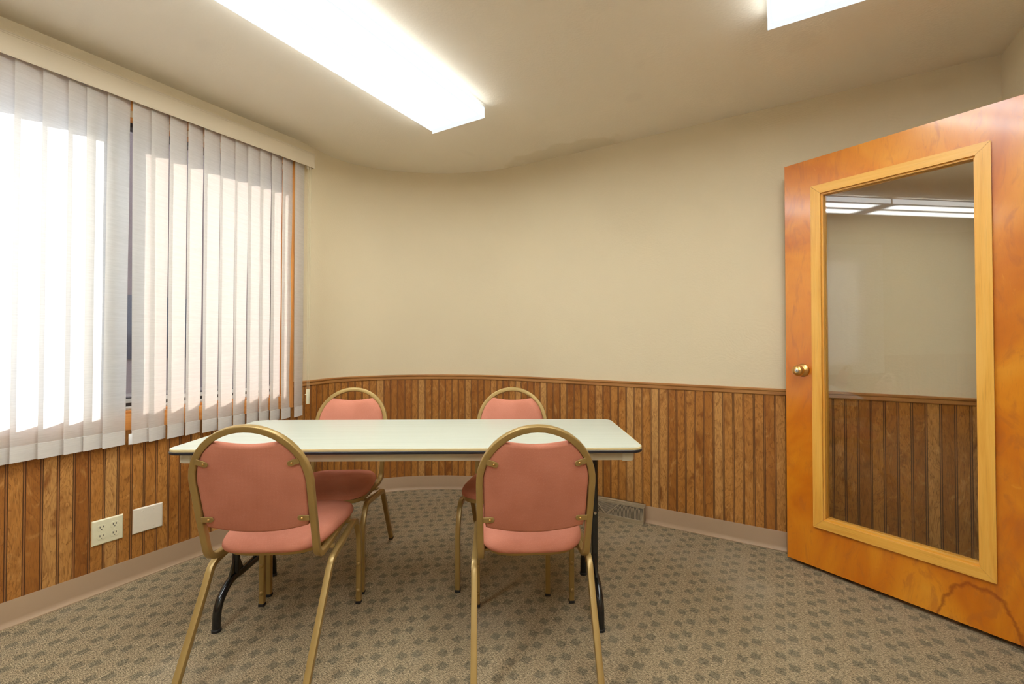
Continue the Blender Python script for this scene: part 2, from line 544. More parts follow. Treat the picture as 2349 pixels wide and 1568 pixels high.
cws = [(0.0, JS), (-.005, 1.76), (-.022, 1.87), (-.042, 2.005)] + cws[4:]; cws[-1] = (cws[-1][0], S1)
far_path = catmull(cws) + [(W1, S1)]
near_r = 1.05
near_path = [(W1, S0)] + [(near_r - near_r*sin(a), S0+near_r - near_r*cos(a)) for a in [pi/2*i/14 for i in range(15)]] + [(0, S0+near_r)]
left_path = [(0, S0+near_r), (0, JS)]
DO0, DO1, DOZ = 1.39, 2.32, 2.075         # doorway in the right wall

def path_frame(path):
    P = [Vector((w, s, 0)) for w, s in path]
    N = []; A = [0]
    for i in range(len(P)):
        t = Vector((0, 0, 0))
        if i: t += (P[i]-P[i-1]).normalized()
        if i < len(P)-1: t += (P[i+1]-P[i]).normalized()
        t.normalize()
        N.append(Vector((t.y, -t.x, 0)))    # points into the room for our winding
        if i: A.append(A[-1]+(P[i]-P[i-1]).length)
    return P, N, A
def ribbon(bm, path, prof, ufun=None, closed_prof=True):
    """sweep a (offset into the room, z) profile along a wall path; UV = (u(path), profile length)"""
    uv = bm.loops.layers.uv.verify()
    P, N, A = path_frame(path)
    M = Matrix.Translation(NL*PL) @ ROOM
    rings = []
    for p, nn in zip(P, N):
        rings.append([bm.verts.new(M @ Vector((p.x+nn.x*o, p.y+nn.y*o, z))) for o, z in prof])
    m = len(prof)
    for i in range(len(P)-1):
        ua = ufun(i, A[i], P[i]) if ufun else A[i]
        ub = ufun(i+1, A[i+1], P[i+1]) if ufun else A[i+1]
        for j in range(m):
            j2 = (j+1) % m
            f = bm.faces.new((rings[i][j], rings[i+1][j], rings[i+1][j2], rings[i][j2]))
            va = prof[j][1]+.7*prof[j][0]; vb = prof[j2][1]+.7*prof[j2][0]
            for lp, q in zip(f.loops, ((ua, va), (ub, va), (ub, vb), (ua, vb))): lp[uv].uv = q
    for r in (rings[0], rings[-1]):
        f = bm.faces.new(r)
        for lp, q in zip(f.loops, prof): lp[uv].uv = (0, q[1])

def structure(o, label=None):
    o['kind'] = 'structure'
    if label: o['label'] = label
    return o
TH = .12
def slab(name, z0, z1, mat, label, ext=TH):
    bm = bmesh.new(); uv = bm.loops.layers.uv.verify()
    loop = far_path + [(W1, S0)] + near_path[1:]
    # counter-clockwise offset outwards
    P = [Vector((w, s, 0)) for w, s in loop]
    out = []
    n = len(P)
    for i in range(n):
        t = (P[(i+1) % n]-P[i-1]).normalized()
        q = P[i] - Vector((t.y, -t.x, 0))*ext
        out.append(q)
    for q, (w, s) in zip(out, loop):
        if w == W1: q.x = W1+ext
        if s == S1: q.y = S1+ext
        if s == S0: q.y = S0-ext
    M = Matrix.Translation(NL*PL) @ ROOM
    a = [bm.verts.new(M @ Vector((q.x, q.y, z0))) for q in out]
    b = [bm.verts.new(M @ Vector((q.x, q.y, z1))) for q in out]
    fa = bm.faces.new(a); fb = bm.faces.new(b)
    for f in (fa, fb):
        for lp, q in zip(f.loops, out): lp[uv].uv = (q.x, q.y)
    for i in range(n): bm.faces.new((a[i], a[(i+1) % n], b[(i+1) % n], b[i]))
    o = finish(bm, name, mat)
    return structure(o, label)
slab('floor', -.08, 0, M_carpet, 'tan carpet woven with small dark grey-green blocks')
slab('ceiling', CH, CH+.10, M_ceil, 'beige textured plaster ceiling')

# window opening
WS0, WS1, WZ0, WZ1 = -.67, 1.643, .80, 2.225
bm = bmesh.new()
rbox(bm, -TH, 0, S0+near_r, JS, 0, WZ0)
rbox(bm, -TH, 0, S0+near_r, JS, WZ1, CH)
rbox(bm, -TH, 0, S0+near_r, WS0, WZ0, WZ1)
rbox(bm, -TH, 0, WS1, JS, WZ0, WZ1)
structure(finish(bm, 'wall_left', M_wall), 'beige window wall')
bm = bmesh.new(); ribbon(bm, far_path, [(0, 0), (0, CH), (-TH, CH), (-TH, 0)])
structure(finish(bm, 'wall_far', M_wall), 'beige plaster wall curving out of the window wall')
bm = bmesh.new(); ribbon(bm, near_path, [(0, 0), (0, CH), (-TH, CH), (-TH, 0)])
structure(finish(bm, 'wall_near', M_wall), 'beige wall behind the camera')
bm = bmesh.new()
rbox(bm, W1, W1+TH, S0, DO0, 0, CH)
rbox(bm, W1, W1+TH, DO1, S1, 0, CH)
rbox(bm, W1, W1+TH, DO0, DO1, DOZ, CH)
structure(finish(bm, 'wall_right', M_wall), 'beige wall with the doorway')
# corridor outside the doorway
bm = bmesh.new()
rbox(bm, W1+TH, W1+1.5, .2, 3.4, -.08, 0); structure(finish(bm, 'floor_corridor', M_base))
bm = bmesh.new()
rbox(bm, W1+1.5, W1+1.6, .1, 3.5, 0, CH); rbox(bm, W1+TH, W1+1.5, 3.4, 3.5, 0, CH); rbox(bm, W1+TH, W1+1.5, .1, .2, 0, CH)
structure(finish(bm, 'wall_corridor', M_wall))
bm = bmesh.new()
rbox(bm, W1+TH, W1+1.6, .1, 3.5, CH, CH+.1); structure(finish(bm, 'ceiling_corridor', M_ceil))

# wood panelling (u counts boards)
def u_left(i, a, p): return (p.y-.491)/.0495
PZ = .848
bm = bmesh.new()
pr = [(.0, .0), (.006, .0), (.006, .725), (.0, .725)]
ribbon(bm, [(0, WS0-.055), (0, WS1+.052)], pr, u_left)
pr2 = [(.0, .0), (.006, .0), (.006, PZ), (.0, PZ)]
ribbon(bm, [(0, S0+near_r), (0, WS0-.055)], pr2, u_left)
ribbon(bm, [(0, WS1+.052), (0, JS)], pr2, u_left)
structure(finish(bm, 'wall_panelling_left', M_panel), 'grooved wood panelling below the window')
Pf, Nf, Af = path_frame(far_path)
i_end = len(far_path)-2                   # last curve point
uJ = (JS-.491)/.0495
# straight part: groove where w = 2.681-1.263 + .0523 k
w_ref = 2.681-1.263
aw = Pf[i_end].x
frac_target = ((aw-w_ref)/.0523) % 1
raw = uJ + Af[i_end]/.051
uE = floor(raw)+frac_target
if abs(uE-raw) > .5: uE += 1 if raw > uE else -1
def u_far(i, a, p):
    if i <= i_end: return uJ + (uE-uJ)*a/Af[i_end]
    return uE + (p.x-aw)/.0523
bm = bmesh.new(); ribbon(bm, far_path, pr2, u_far)
structure(finish(bm, 'wall_panelling_far', M_panel), 'grooved wood panelling on the curved wall')
bm = bmesh.new(); ribbon(bm, near_path, pr2, lambda i, a, p: a/.05)
structure(finish(bm, 'wall_panelling_near', M_panel))
bm = bmesh.new()
ribbon(bm, [(W1, S1), (W1, DO1+.07)], pr2, lambda i, a, p: a/.05)
ribbon(bm, [(W1, DO0-.07), (W1, S0)], pr2, lambda i, a, p: a/.05)
structure(finish(bm, 'wall_panelling_right', M_panel))
# chair rail
rp = [(.0, .846), (.010, .846), (.013, .850), (.013, .866), (.018, .872), (.018, .879), (.014, .8825), (0, .8825)]
rs = [('trim_1', [[(0, WS1+.052), (0, JS)]]), ('trim_2', [far_path]), ('trim_3', [near_path]),
      ('trim_4', [[(W1, S1), (W1, DO1+.07)], [(W1, DO0-.07), (W1, S0)]]), ('trim_5', [[(0, S0+near_r), (0, WS0-.055)]])]
for nm, paths in rs:
    bm = bmesh.new()
    for p in paths: ribbon(bm, p, rp)
    structure(finish(bm, nm, M_rail), 'narrow wood chair rail on top of the panelling' if nm == 'trim_2' else None)
# cove base
bp = [(0, .1035), (.0075, .1035), (.0085, .100), (.0085, .026), (.0105, .014), (.016, .006), (.022, .004), (.022, 0), (0, 0)]
VW0, VW1 = 1.471, 1.961                   # vent takes this stretch of the far wall
fa = [p for p in far_path[:-1]] + [(VW0, S1)]
for nm, paths in [('baseboard_left', [left_path]), ('baseboard_far', [fa, [(VW1, S1), (W1, S1)]]), ('baseboard_near', [near_path]),
                  ('baseboard_right', [[(W1, S1), (W1, DO1+.07)], [(W1, DO0-.07), (W1, S0)]])]:
    bm = bmesh.new()
    for p in paths: ribbon(bm, p, bp)
    structure(finish(bm, nm, M_base), 'tan vinyl cove base' if nm != 'baseboard_near' else None)
# door casing in the right wall
bm = bmesh.new()
for a, b, c, d in ((DO0-.07, DO0, 0, DOZ+.07), (DO1, DO1+.07, 0, DOZ+.07), (DO0, DO1, DOZ, DOZ+.07)):
    rbox(bm, W1-.016, W1+TH+.016, a, b, c, d, .003)
structure(finish(bm, 'trim_6', M_casing))

# ------------------------------------------------------------------ window
def rect_frame(bm, w0, w1, s0, s1, z0, z1, t, bev=.002, tb=None):
    tb = tb or t
    rbox(bm, w0, w1, s0, s0+t, z0, z1, bev); rbox(bm, w0, w1, s1-t, s1, z0, z1, bev)
    rbox(bm, w0, w1, s0+t, s1-t, z0, z0+tb, bev); rbox(bm, w0, w1, s0+t, s1-t, z1-t, z1, bev)
def uv_box_all(bm, long_axis='s'):
    """box-project UVs so grain runs along the longer side"""
    uv = bm.loops.layers.uv.verify()
    bmesh.ops.recalc_face_normals(bm, faces=bm.faces)
    for f in bm.faces:
        pts = [l.vert.co for l in f.loops]
        c = f.calc_center_median()
        dz = max(p.z for p in pts)-min(p.z for p in pts)
        ss = [p.dot(LD)+p.dot(NL)*.37 for p in pts]
        ds = max(ss)-min(ss)
        for l in f.loops:
            p = l.vert.co; a = p.dot(LD)+p.dot(NL)*.37
            l[uv].uv = (a, p.z+p.dot(NL)*.9) if ds >= dz else (p.z, a)
win = structure(empty('window_1', rw(0, .49, WZ0)), 'wide window with a fixed pane and a tinted sliding pane')
inv = Matrix.Translation(-win.location)
def wpart(bm, name, mat, uvs=False):
    if uvs: uv_box_all(bm)
    return finish(bm, name, mat, win, inv)
bm = bmesh.new()
rect_frame(bm, 0, .018, WS0-.055, WS1+.052, .722, WZ1+.085, .055, .003, .078)
wpart(bm, 'casing', M_casing, True)
bm = bmesh.new()
rect_frame(bm, -.045, 0, WS0, WS1, WZ0, WZ1, .012, .001)
wpart(bm, 'jamb', M_casing, True)
bm = bmesh.new(); rect_frame(bm, -.11, -.045, WS0, WS1, WZ0, WZ1, .032, .002, .07)
rbox(bm, -.11, -.05, .733, .866, WZ0+.04, WZ1-.04, .003)
wpart(bm, 'frame', M_frame)
bm = bmesh.new()
rbox(bm, -.045, -.030, WS0+.012, WS1-.012, WZ0+.012, WZ0+.030, .002)
rbox(bm, -.050, -.044, .73, WS1-.03, WZ0+.045, WZ0+.066, .001)
wpart(bm, 'sliding_track', M_track)
bm = bmesh.new(); rbox(bm, -.083, -.077, WS0+.03, .745, WZ0+.055, WZ1-.03); wpart(bm, 'fixed_pane', M_glass)
bm = bmesh.new(); rbox(bm, -.083, -.077, .855, WS1-.03, WZ0+.055, WZ1-.03); o = wpart(bm, 'sliding_pane', M_glass_tint)
o['label'] = 'bronze tinted sliding pane'

# ------------------------------------------------------------------ outside
bm = bmesh.new(); rbox(bm, -40, -.8, -25, 25, -.42, -.36)
structure(finish(bm, 'ground', plain('pavement', (.30, .25, .22), .9, 0, .3, 1.5)))
bld = empty('building', rw(-13, 8, -.36)); tag(bld, 'brown building across the pavement, seen between the blind slats', 'building')
binv = Matrix.Translation(-bld.location)
bm = bmesh.new(); rbox(bm, -17, -13, -14, 24, -.36, 9.5)
finish(bm, 'wall', plain('outside_siding', (.20, .155, .15), .8, 0, .2, 2), bld, binv)
for i in range(7):
    bm = bmesh.new(); rbox(bm, -13.0, -12.94, -11+i*5, -8.4+i*5, .6, 2.4, .01)
    finish(bm, 'window', plain('outside_glass', (.05, .055, .075), .15), bld, binv)
bm = bmesh.new(); rbox(bm, -3.2, -2.7, -8, 14, -.36, .35, .02)
tag(finish(bm, 'kerb_wall', plain('outside_wall', (.33, .22, .18), .85, 0, .35, 6)), 'low brown wall on the pavement outside the window', 'low wall')

# ------------------------------------------------------------------ vertical blind
blind = empty('vertical_blind', rw(.035, .45, 2.372))
tag(blind, 'cream fabric vertical blind hanging across the wide window', 'window blind')
binv = Matrix.Translation(-blind.location)
BS0, BS1 = -.95, 1.800
bm = bmesh.new()
zt, zb = 2.370, 2.275
rbox(bm, .0655, .069, BS0, BS1, zb, zt, .0008)
rbox(bm, .069, .0705, BS0, BS1, zt-.0045, zt, .0005)
rbox(bm, .069, .0705, BS0, BS1, zt-.012, zt-.0085, .0005)
rbox(bm, .069, .0705, BS0, BS1, zb, zb+.004, .0005)
rbox(bm, .012, .069, BS1-.004, BS1, zb, zt, .0005)
rbox(bm, .012, .069, BS0, BS0+.004, zb, zt, .0005)
finish(bm, 'valance', M_valance, blind, binv)
bm = bmesh.new(); rbox(bm, .018, .052, BS0+.01, BS1-.012, 2.325, 2.362, .003)
for q in (-.7, .3, 1.2): rbox(bm, .0, .066, q, q+.03, 2.360, 2.366)
finish(bm, 'headrail', M_white, blind, binv)
edges = [.489, .567, .644, .702, .773, .861, .935, 1.010, 1.090, 1.164, 1.243, 1.320, 1.389, 1.458, 1.526, 1.594, 1.677]
left = []
s_ = .489-.0745
while s_ > BS0+.01:
    left.append(s_); s_ -= .0745
edges = left[::-1] + edges
wid = .089
tilt0 = radians(14)
for k, s0 in enumerate(edges):
    rnd = random.Random(k*13+5)
    tl = tilt0 + radians(rnd.uniform(-1.5, 1.5))
    tb = tl + radians(rnd.uniform(-1.5, 2.0))
    sb = s0 + rnd.uniform(-.002, .002)
    if abs(s0-.773) < .001: tb = radians(12); sb = s0-.006
    if abs(s0-.861) < .001: tb = radians(15); sb = s0+.010
    fix = {.935: 20, 1.010: 15.5, 1.090: 20, 1.164: 12, 1.243: 12, 1.320: 17, 1.389: 17, 1.458: 20, 1.526: 20.5, 1.594: 20, 1.677: 20}
    if s0 in fix: tl = radians(fix[s0]); tb = tl + radians(rnd.uniform(3, 6))
    bm = bmesh.new(); uv = bm.loops.layers.uv.verify()
    nz, nx = 26, 8
    zt_, zb_ = 2.315, .660 + rnd.uniform(-.003, .003)
    M = Matrix.Translation(NL*PL) @ ROOM
    g = []
    for i in range(nz+1):
        f = i/nz; z = zb_ + (zt_-zb_)*f
        if i == 1: z = zb_+.064
        if i == 2: z = zb_+.0655
        tt = tb + (tl-tb)*f; ss = sb + (s0-sb)*f
        row = []
        for j in range(nx+1):
            q = j/nx
            bow = .0022*sin(pi*q) + .0016*sin(9*z+k)*q
            w = .050 - sin(tt)*wid*q + bow
            if i == 0: w += .0015
            if i == 1: w += .0022
            row.append((bm.verts.new(M @ Vector((w, ss+cos(tt)*wid*q, z))), (q*wid, z-zb_)))
        g.append(row)
    for i in range(nz):
        for j in range(nx):
            qs = (g[i][j], g[i][j+1], g[i+1][j+1], g[i+1][j])
            fc = bm.faces.new([q[0] for q in qs])
            for lp, q in zip(fc.loops, qs): lp[uv].uv = q[1]
    # cloth has thickness
    bmesh.ops.recalc_face_normals(bm, faces=bm.faces)
    sl = finish(bm, 'slat', M_slat, blind, binv)
    if abs(s0-.861) < .001:
        bm = bmesh.new(); rbox(bm, .0535, .055, sb-.012, sb+.002, zb_+.002, zb_+.052, .0006)
        finish(bm, 'hem_weight', M_white, sl, Matrix.Identity(4))
# operating cord and chain at the far end
def rtube(bm, pts, r, k=8):
    sweep(bm, [rw(*p) for p in pts], prof_circle(r, k), NL)
bm = bmesh.new()
a, b = 1.772, 1.784
loop = [(.052, a, 2.30), (.052, a, 1.30)] + [(.052, (a+b)/2-.006*cos(t), 1.30-.008*sin(t)) for t in [pi*i/8 for i in range(1, 8)]] + [(.052, b, 1.30), (.052, b, 2.30)]
rtube(bm, loop, .0013, 6)
finish(bm, 'bead_chain', M_cord, blind, binv)
bm = bmesh.new()
rtube(bm, [(.056, 1.762, 2.30), (.056, 1.762, .83)], .0012, 6)
rtube(bm, [(.056, 1.776, 2.30), (.056, 1.776, .83)], .0012, 6)
finish(bm, 'pull_cord', M_cord, blind, binv)
bm = bmesh.new(); rbox(bm, .049, .062, 1.757, 1.779, .735, .832, .004)
rbox(bm, .052, .058, 1.749, 1.758, .796, .802, .001)
finish(bm, 'cord_weight', M_ivory, blind, binv)
bm = bmesh.new()
for q in (1.752, 1.771): rbox(bm, .050, .060, q, q+.009, 2.262, 2.33, .002)
finish(bm, 'cord_guide', M_valance, blind, binv)

# ------------------------------------------------------------------ wall plates
def lwall(name, s0, z0, label, cat):
    o = empty(name, rw(.006, s0, z0)); o.rotation_euler = (0, 0, 0)
    tag(o, label, cat)
    return o, Matrix.Translation(-o.location)
def plate(bm, s0, s1, z0, z1):
    rings = []
    for i, w in ((0, .006), (0, .0078), (.0045, .0125)):
        rings.append([bm.verts.new(M @ Vector((w, s, z))) for s, z in ((s0+i, z0+i), (s1-i, z0+i), (s1-i, z1-i), (s0+i, z1-i))])
    for A, B in zip(rings, rings[1:]):
        for j in range(4): bm.faces.new((A[j], A[(j+1) % 4], B[(j+1) % 4], B[j]))
    bm.faces.new(rings[0][::-1]); bm.faces.new(rings[-1])
def screw(s, z, par, inv_, w=.0125, mat=None, r=.0034):
    bm = bmesh.new()
    M = inv_ @ Matrix.Translation(rw(w-.001, s, z)) @ ROOM @ Matrix.Rotation(pi/2, 4, 'Y')
    lathe(bm, [(r, 0), (r, .0018), (r*.7, .0028), (r*.2, .003)], M, 14)
    return finish(bm, 'screw', mat or M_almond, par)
M = Matrix.Translation(NL*PL) @ ROOM
ou, oi = lwall('electrical_outlet', .8025, .275, 'ivory four-socket outlet plate on the panelling, left of the blank plate', 'outlet')
bm = bmesh.new(); plate(bm, .747, .858, .218, .331); finish(bm, 'plate', M_ivory, ou, oi, angle=15)
for s in (.7795, .8255):
    screw(s, .2745, ou, oi, .0122, M_ivory, .003)
    for z in (.2945, .2545):
        bm = bmesh.new()
        rim = []
        for i in range(40):
            t = 2*pi*i/40
            rim.append((.0168*cos(t), max(-.0140, min(.0140, .0172*sin(t)))))
        def fs(x, y, h, s=s, z=z): return oi @ rw(.0118+h, s+x, z+y)
        stack(bm, rim, [(0, 0), (0, .0015), (.001, .0022)], fs)
        so = finish(bm, 'socket', M_ivory, ou)
        bm = bmesh.new()
        rbox(bm, .0132, .01415, s-.0070, s-.0046, z-.001, z+.0085); rbox(bm, .0132, .01415, s+.0046, s+.0070, z, z+.0075)
        rbox(bm, .0132, .01415, s-.0026, s+.0026, z-.0095, z-.0050, .001)
        finish(bm, 'slot', M_dark, so, oi)
bl, bi = lwall('blank_wall_plate', .9525, .277, 'almond blank cover plate with four screws on the panelling', 'wall plate')
bm = bmesh.new(); plate(bm, .893, 1.012, .218, .337); finish(bm, 'plate', M_almond, bl, bi, angle=15)
for s in (.929, .975):
    for z in (.235, .319): screw(s, z, bl, bi, .0122)

# ------------------------------------------------------------------ baseboard vent (face leans back)
vw = (VW0+VW1)/2
vent = empty('baseboard_vent', rw(vw, S1, 0)); tag(vent, 'tan metal baseboard register with fan-shaped louvres at the foot of the curved wall', 'floor vent')
vi = Matrix.Translation(-vent.location)
HL = (VW1-VW0)/2; VH = .112
def vf(a, b, h=0.0):
    """a along wall from centre, b height 0..1 up the sloped face, h out of the face"""
    d0, d1 = .064, .030
    d = d0+(d1-d0)*b
    return vi @ rw(vw+a, S1-d-h, .006+b*(VH-.018))
bm = bmesh.new()
M = Matrix.Translation(NL*PL) @ ROOM
pr_ = [(0, 0), (.066, 0), (.066, .006), (.056, .006), (.024, VH-.014), (.030, VH-.012), (.030, VH-.006), (.012, VH), (0, VH)]
va = [[bm.verts.new(vi @ rw(vw+a, S1-d, z)) for d, z in pr_] for a in (-HL, HL)]
for j in range(len(pr_)):
    j2 = (j+1) % len(pr_); bm.faces.new((va[0][j], va[0][j2], va[1][j2], va[1][j]))
bm.faces.new(va[0]); bm.faces.new(va[1])
finish(bm, 'body', M_vent, vent)
bm = bmesh.new()
q_ = [vf(a, b, h) for h in (-.002, .0004) for a, b in ((-HL+.004, .05), (HL-.004, .05), (HL-.004, .97), (-HL+.004, .97))]
v_ = [bm.verts.new(p) for p in q_]
for f_ in ((0, 1, 2, 3), (7, 6, 5, 4), (0, 4, 5, 1), (1, 5, 6, 2), (2, 6, 7, 3), (3, 7, 4, 0)): bm.faces.new([v_[i] for i in f_])
finish(bm, 'dark_backing', M_ventin, vent)  # dark plate on the face, painted as the shade between the louvres
bm = bmesh.new()
def bar(bm, a0, b0, a1, b1, wd, th=.003, h=.001):
    p, q = vf(a0, b0, h), vf(a1, b1, h)
    up = (vf(0, 0, .1)-vf(0, 0, 0)).normalized()
    sweep(bm, [p, q], prof_rect(wd/2, th/2, .0008, 1), up)
bar(bm, -HL, .10, HL, .10, .020); bar(bm, -HL, .95, HL, .95, .012)
bar(bm, -HL+.006, 0, -HL+.006, 1, .012); bar(bm, HL-.006, 0, HL-.006, 1, .012)
rbox_v = rbox(bm, VW0, VW1, S1-.032, S1-.0, VH-.012, VH, .003)
bmesh.ops.transform(bm, matrix=vi, verts=rbox_v)
v2 = rbox(bm, VW0, VW0+.003, S1-.060, S1, 0, VH-.01); bmesh.ops.transform(bm, matrix=vi, verts=v2)
v2 = rbox(bm, VW1-.003, VW1, S1-.060, S1, 0, VH-.01); bmesh.ops.transform(bm, matrix=vi, verts=v2)
bar(bm, 0, .17, .085, .93, .006, .004, .003); bar(bm, 0, .17, -.085, .93, .006, .004, .003)
finish(bm, 'frame', M_vent, vent)
bm = bmesh.new()
for i in range(1, 12):
    b = .17+.76*i/12
    half = .085*i/12
    bar(bm, -half, b, half, b, .0030, .002)
def sl(b): return b*(VH-.018)
for sgn in (-1, 1):
    for i in range(27):
        R = .020+.0088*i
        pts = []
        for k in range(40):
            t = pi/2*k/39
            a, bb = R*cos(t), sl(.17)+R*sin(t)
            b = bb/(VH-.018)
            if b > .90 or a > HL-.013: continue
            # right of the V bar
            if a < .085*(b-.17)/.76+.003: continue
            pts.append(vf(sgn*a, b, .002))
        if len(pts) > 2: sweep(bm, pts, prof_rect(.0018, .0017, .0004, 1), (vf(0, 0, .1)-vf(0, 0, 0)).normalized())
finish(bm, 'louvre', M_vent, vent)
bm = bmesh.new(); bar(bm, .004, .70, .004, .86, .004, .005, .005); finish(bm, 'damper_lever', M_steel, vent)

# ------------------------------------------------------------------ ceiling lights
LZ = 2.38
def light(wc, sc_, label, first=None):
    if first is None:
        t = empty('ceiling_light', (0, 0, 0))
        hw, hl = .187, LHL
        bm = bmesh.new()
        box(bm, -.115, .115, -hl+.005, hl-.005, .030, CH-LZ, .003)
        finish(bm, 'housing', M_white, t)
        bm = bmesh.new()
        prof = [(-hw, .052), (-hw, .004), (-hw+.004, 0), (hw-.004, 0), (hw, .004), (hw, .052), (hw-.012, .052), (hw-.012, .046), (-hw+.012, .046), (-hw+.012, .052)]
        outer = [(-hw, .050), (-hw+.002, .010), (-hw+.010, .001), (-hw+.020, 0), (hw-.020, 0), (hw-.010, .001), (hw-.002, .010), (hw, .050), (.115, .052), (-.115, .052)]
        A = [bm.verts.new((x, -hl, z)) for x, z in outer]; B = [bm.verts.new((x, hl, z)) for x, z in outer]
        for j in range(len(outer)):
            j2 = (j+1) % len(outer)
            bm.faces.new((A[j], A[j2], B[j2], B[j]))
        bm.faces.new(A); bm.faces.new(B)
        finish(bm, 'diffuser', M_lens, t)
        for y in (-hl, hl):
            bm = bmesh.new(); box(bm, -hw-.002, hw+.002, y-.0025, y+.0025, -.002, .056, .001)
            finish(bm, 'end_plate', M_lens_edge, t)
        for x in (-1, 1):
            bm = bmesh.new(); box(bm, x*hw-.0025, x*hw+.0025, -hl, hl, .046, .056, .001)
            finish(bm, 'rim', M_lens_edge, t)
    else:
        t = first.copy(); COL.objects.link(t)
        for ch in first.children:
            c = ch.copy(); COL.objects.link(c); c.parent = t
    t.location = rw(wc, sc_, LZ); t.rotation_euler = (0, 0, -AL)
    tag(t, label, 'ceiling light', 'fluorescent ceiling lights')
    return t
l1 = light(1.107, 1.982-LHL, 'long lit fluorescent wraparound light on the ceiling above the table, left of the other one')
light(2.848, 1.982-LHL, 'lit fluorescent light cut by the top right of the photo, above the door', l1)
light(2.848, 1.972-3*LHL, 'added fluorescent light, unseen behind the camera, brightening the door wall side', l1)  # extra fitting, never in view, added to light the door side of the room
light(1.107, 1.972-3*LHL, 'lit fluorescent light behind the camera, seen only as a reflection in the door glass', l1)

# ------------------------------------------------------------------ door
ED = Vector((1.394, 2.308, 0)); DD = Vector((.565, -.825, 0)).normalized(); DN = Vector((-.825, -.565, 0)).normalized()
door = structure(empty('door_1', ED), 'orange maple door with a tall glass panel, standing open')
door.rotation_euler = (0, 0, atan2(DD.y, DD.x))
# local: x along the leaf from its free edge, -y towards the camera side, z up
DW, DT = .893, .044
def dmesh(bm): # UV = x, z
    uv = bm.loops.layers.uv.verify()
    for f in bm.faces:
        for l in f.loops: l[uv].uv = (l.vert.co.x + l.vert.co.y*.5, l.vert.co.z)
gx0, gx1, gz0, gz1 = .172, .712, .27, 1.877
bm = bmesh.new()
for a in ((0, gx0, .022, 2.063), (gx1, DW, .022, 2.063), (gx0, gx1, .022, gz0), (gx0, gx1, gz1, 2.063)):
    box(bm, a[0], a[1], 0, DT, a[2], a[3])
bmesh.ops.remove_doubles(bm, verts=bm.verts, dist=1e-5)
dmesh(bm)
finish(bm, 'door_panel', M_door, door)
def mitred(bm, x0, x1, z0, z1, t, y0, y1):
    uv = bm.loops.layers.uv.verify()
    O = [(x0, z0), (x1, z0), (x1, z1), (x0, z1)]
    I = [(x0+t, z0+t), (x1-t, z0+t), (x1-t, z1-t), (x0+t, z1-t)]
    for i in range(4):
        j = (i+1) % 4
        vsx = []
        for y in (y0, y1):
            ex, ez = (O[j][0]-O[i][0]), (O[j][1]-O[i][1]); ln = sqrt(ex*ex+ez*ez); ex /= ln; ez /= ln
            g = .0006
            for p, sg_ in ((O[i], 1), (O[j], -1), (I[j], -1), (I[i], 1)): vsx.append(bm.verts.new((p[0]+ex*g*sg_, y, p[1]+ez*g*sg_)))
        a = vsx[:4]; b = vsx[4:]
        fs_ = [bm.faces.new(a), bm.faces.new(b[::-1])]
        for k in range(4): fs_.append(bm.faces.new((a[k], a[(k+1) % 4], b[(k+1) % 4], b[k])))
        hor = i in (0, 2)
        for f in fs_:
            for l in f.loops:
                p = l.vert.co
                l[uv].uv = (p.x+i, p.z+p.y) if hor else (p.z+i, p.x+p.y)
bm = bmesh.new(); mitred(bm, .127, .753, .225, 1.920, .043, -.013, 0)
mitred(bm, .127, .753, .225, 1.920, .043, DT, DT+.013)
finish(bm, 'glazing_frame', M_doortrim, door, angle=20)
bm = bmesh.new(); mitred(bm, .166, .716, .264, 1.881, .012, -.002, .018); mitred(bm, .166, .716, .264, 1.881, .012, .026, DT-.001)
finish(bm, 'glazing_bead', M_doortrim, door, angle=20)
bm = bmesh.new(); box(bm, .17, .712, .0195, .0245, .268, 1.877, 0, Matrix.Translation((0, .022, 1.07)) @ Matrix.Rotation(radians(.45), 4, 'X') @ Matrix.Translation((0, -.022, -1.07)))
finish(bm, 'glass_pane', M_glass_door, door)
def knob(side):
    y = 0 if side < 0 else DT
    R = Matrix.Translation((.080, y, .997)) @ Matrix.Rotation(pi/2*(1 if side < 0 else -1), 4, 'X')
    bm = bmesh.new()
    lathe(bm, [(.033, 0), (.0335, .002), (.031, .006), (.021, .011), (.013, .015), (.012, .026), (.016, .031), (.022, .035), (.0262, .043), (.0268, .050), (.0245, .058), (.019, .064), (.0115, .0665), (.0105, .0655)], R, 36)
    k_ = finish(bm, 'doorknob', M_brass, door, angle=50)
    bm = bmesh.new(); lathe(bm, [(.010, .060), (.010, .0662), (.0085, .0668), (.002, .0668)], R, 20)
    c = finish(bm, 'key_cylinder', M_steel, k_)
    bm = bmesh.new(); box(bm, -.001, .001, -.005, .004, .0665, .0672, 0, R)
    finish(bm, 'keyhole', M_dark, k_)
knob(-1); knob(1)
for z in (.25, 1.03, 1.82):
    bm = bmesh.new(); lathe(bm, [(.007, z-.045), (.007, z+.045)], Matrix.Translation((DW+.008, DT/2+.0, 0)), 14)
    finish(bm, 'hinge', M_brass, door)
bm = bmesh.new(); box(bm, -.0008, .0, .010, .034, .96, 1.03); finish(bm, 'latch_plate', M_brass, door)

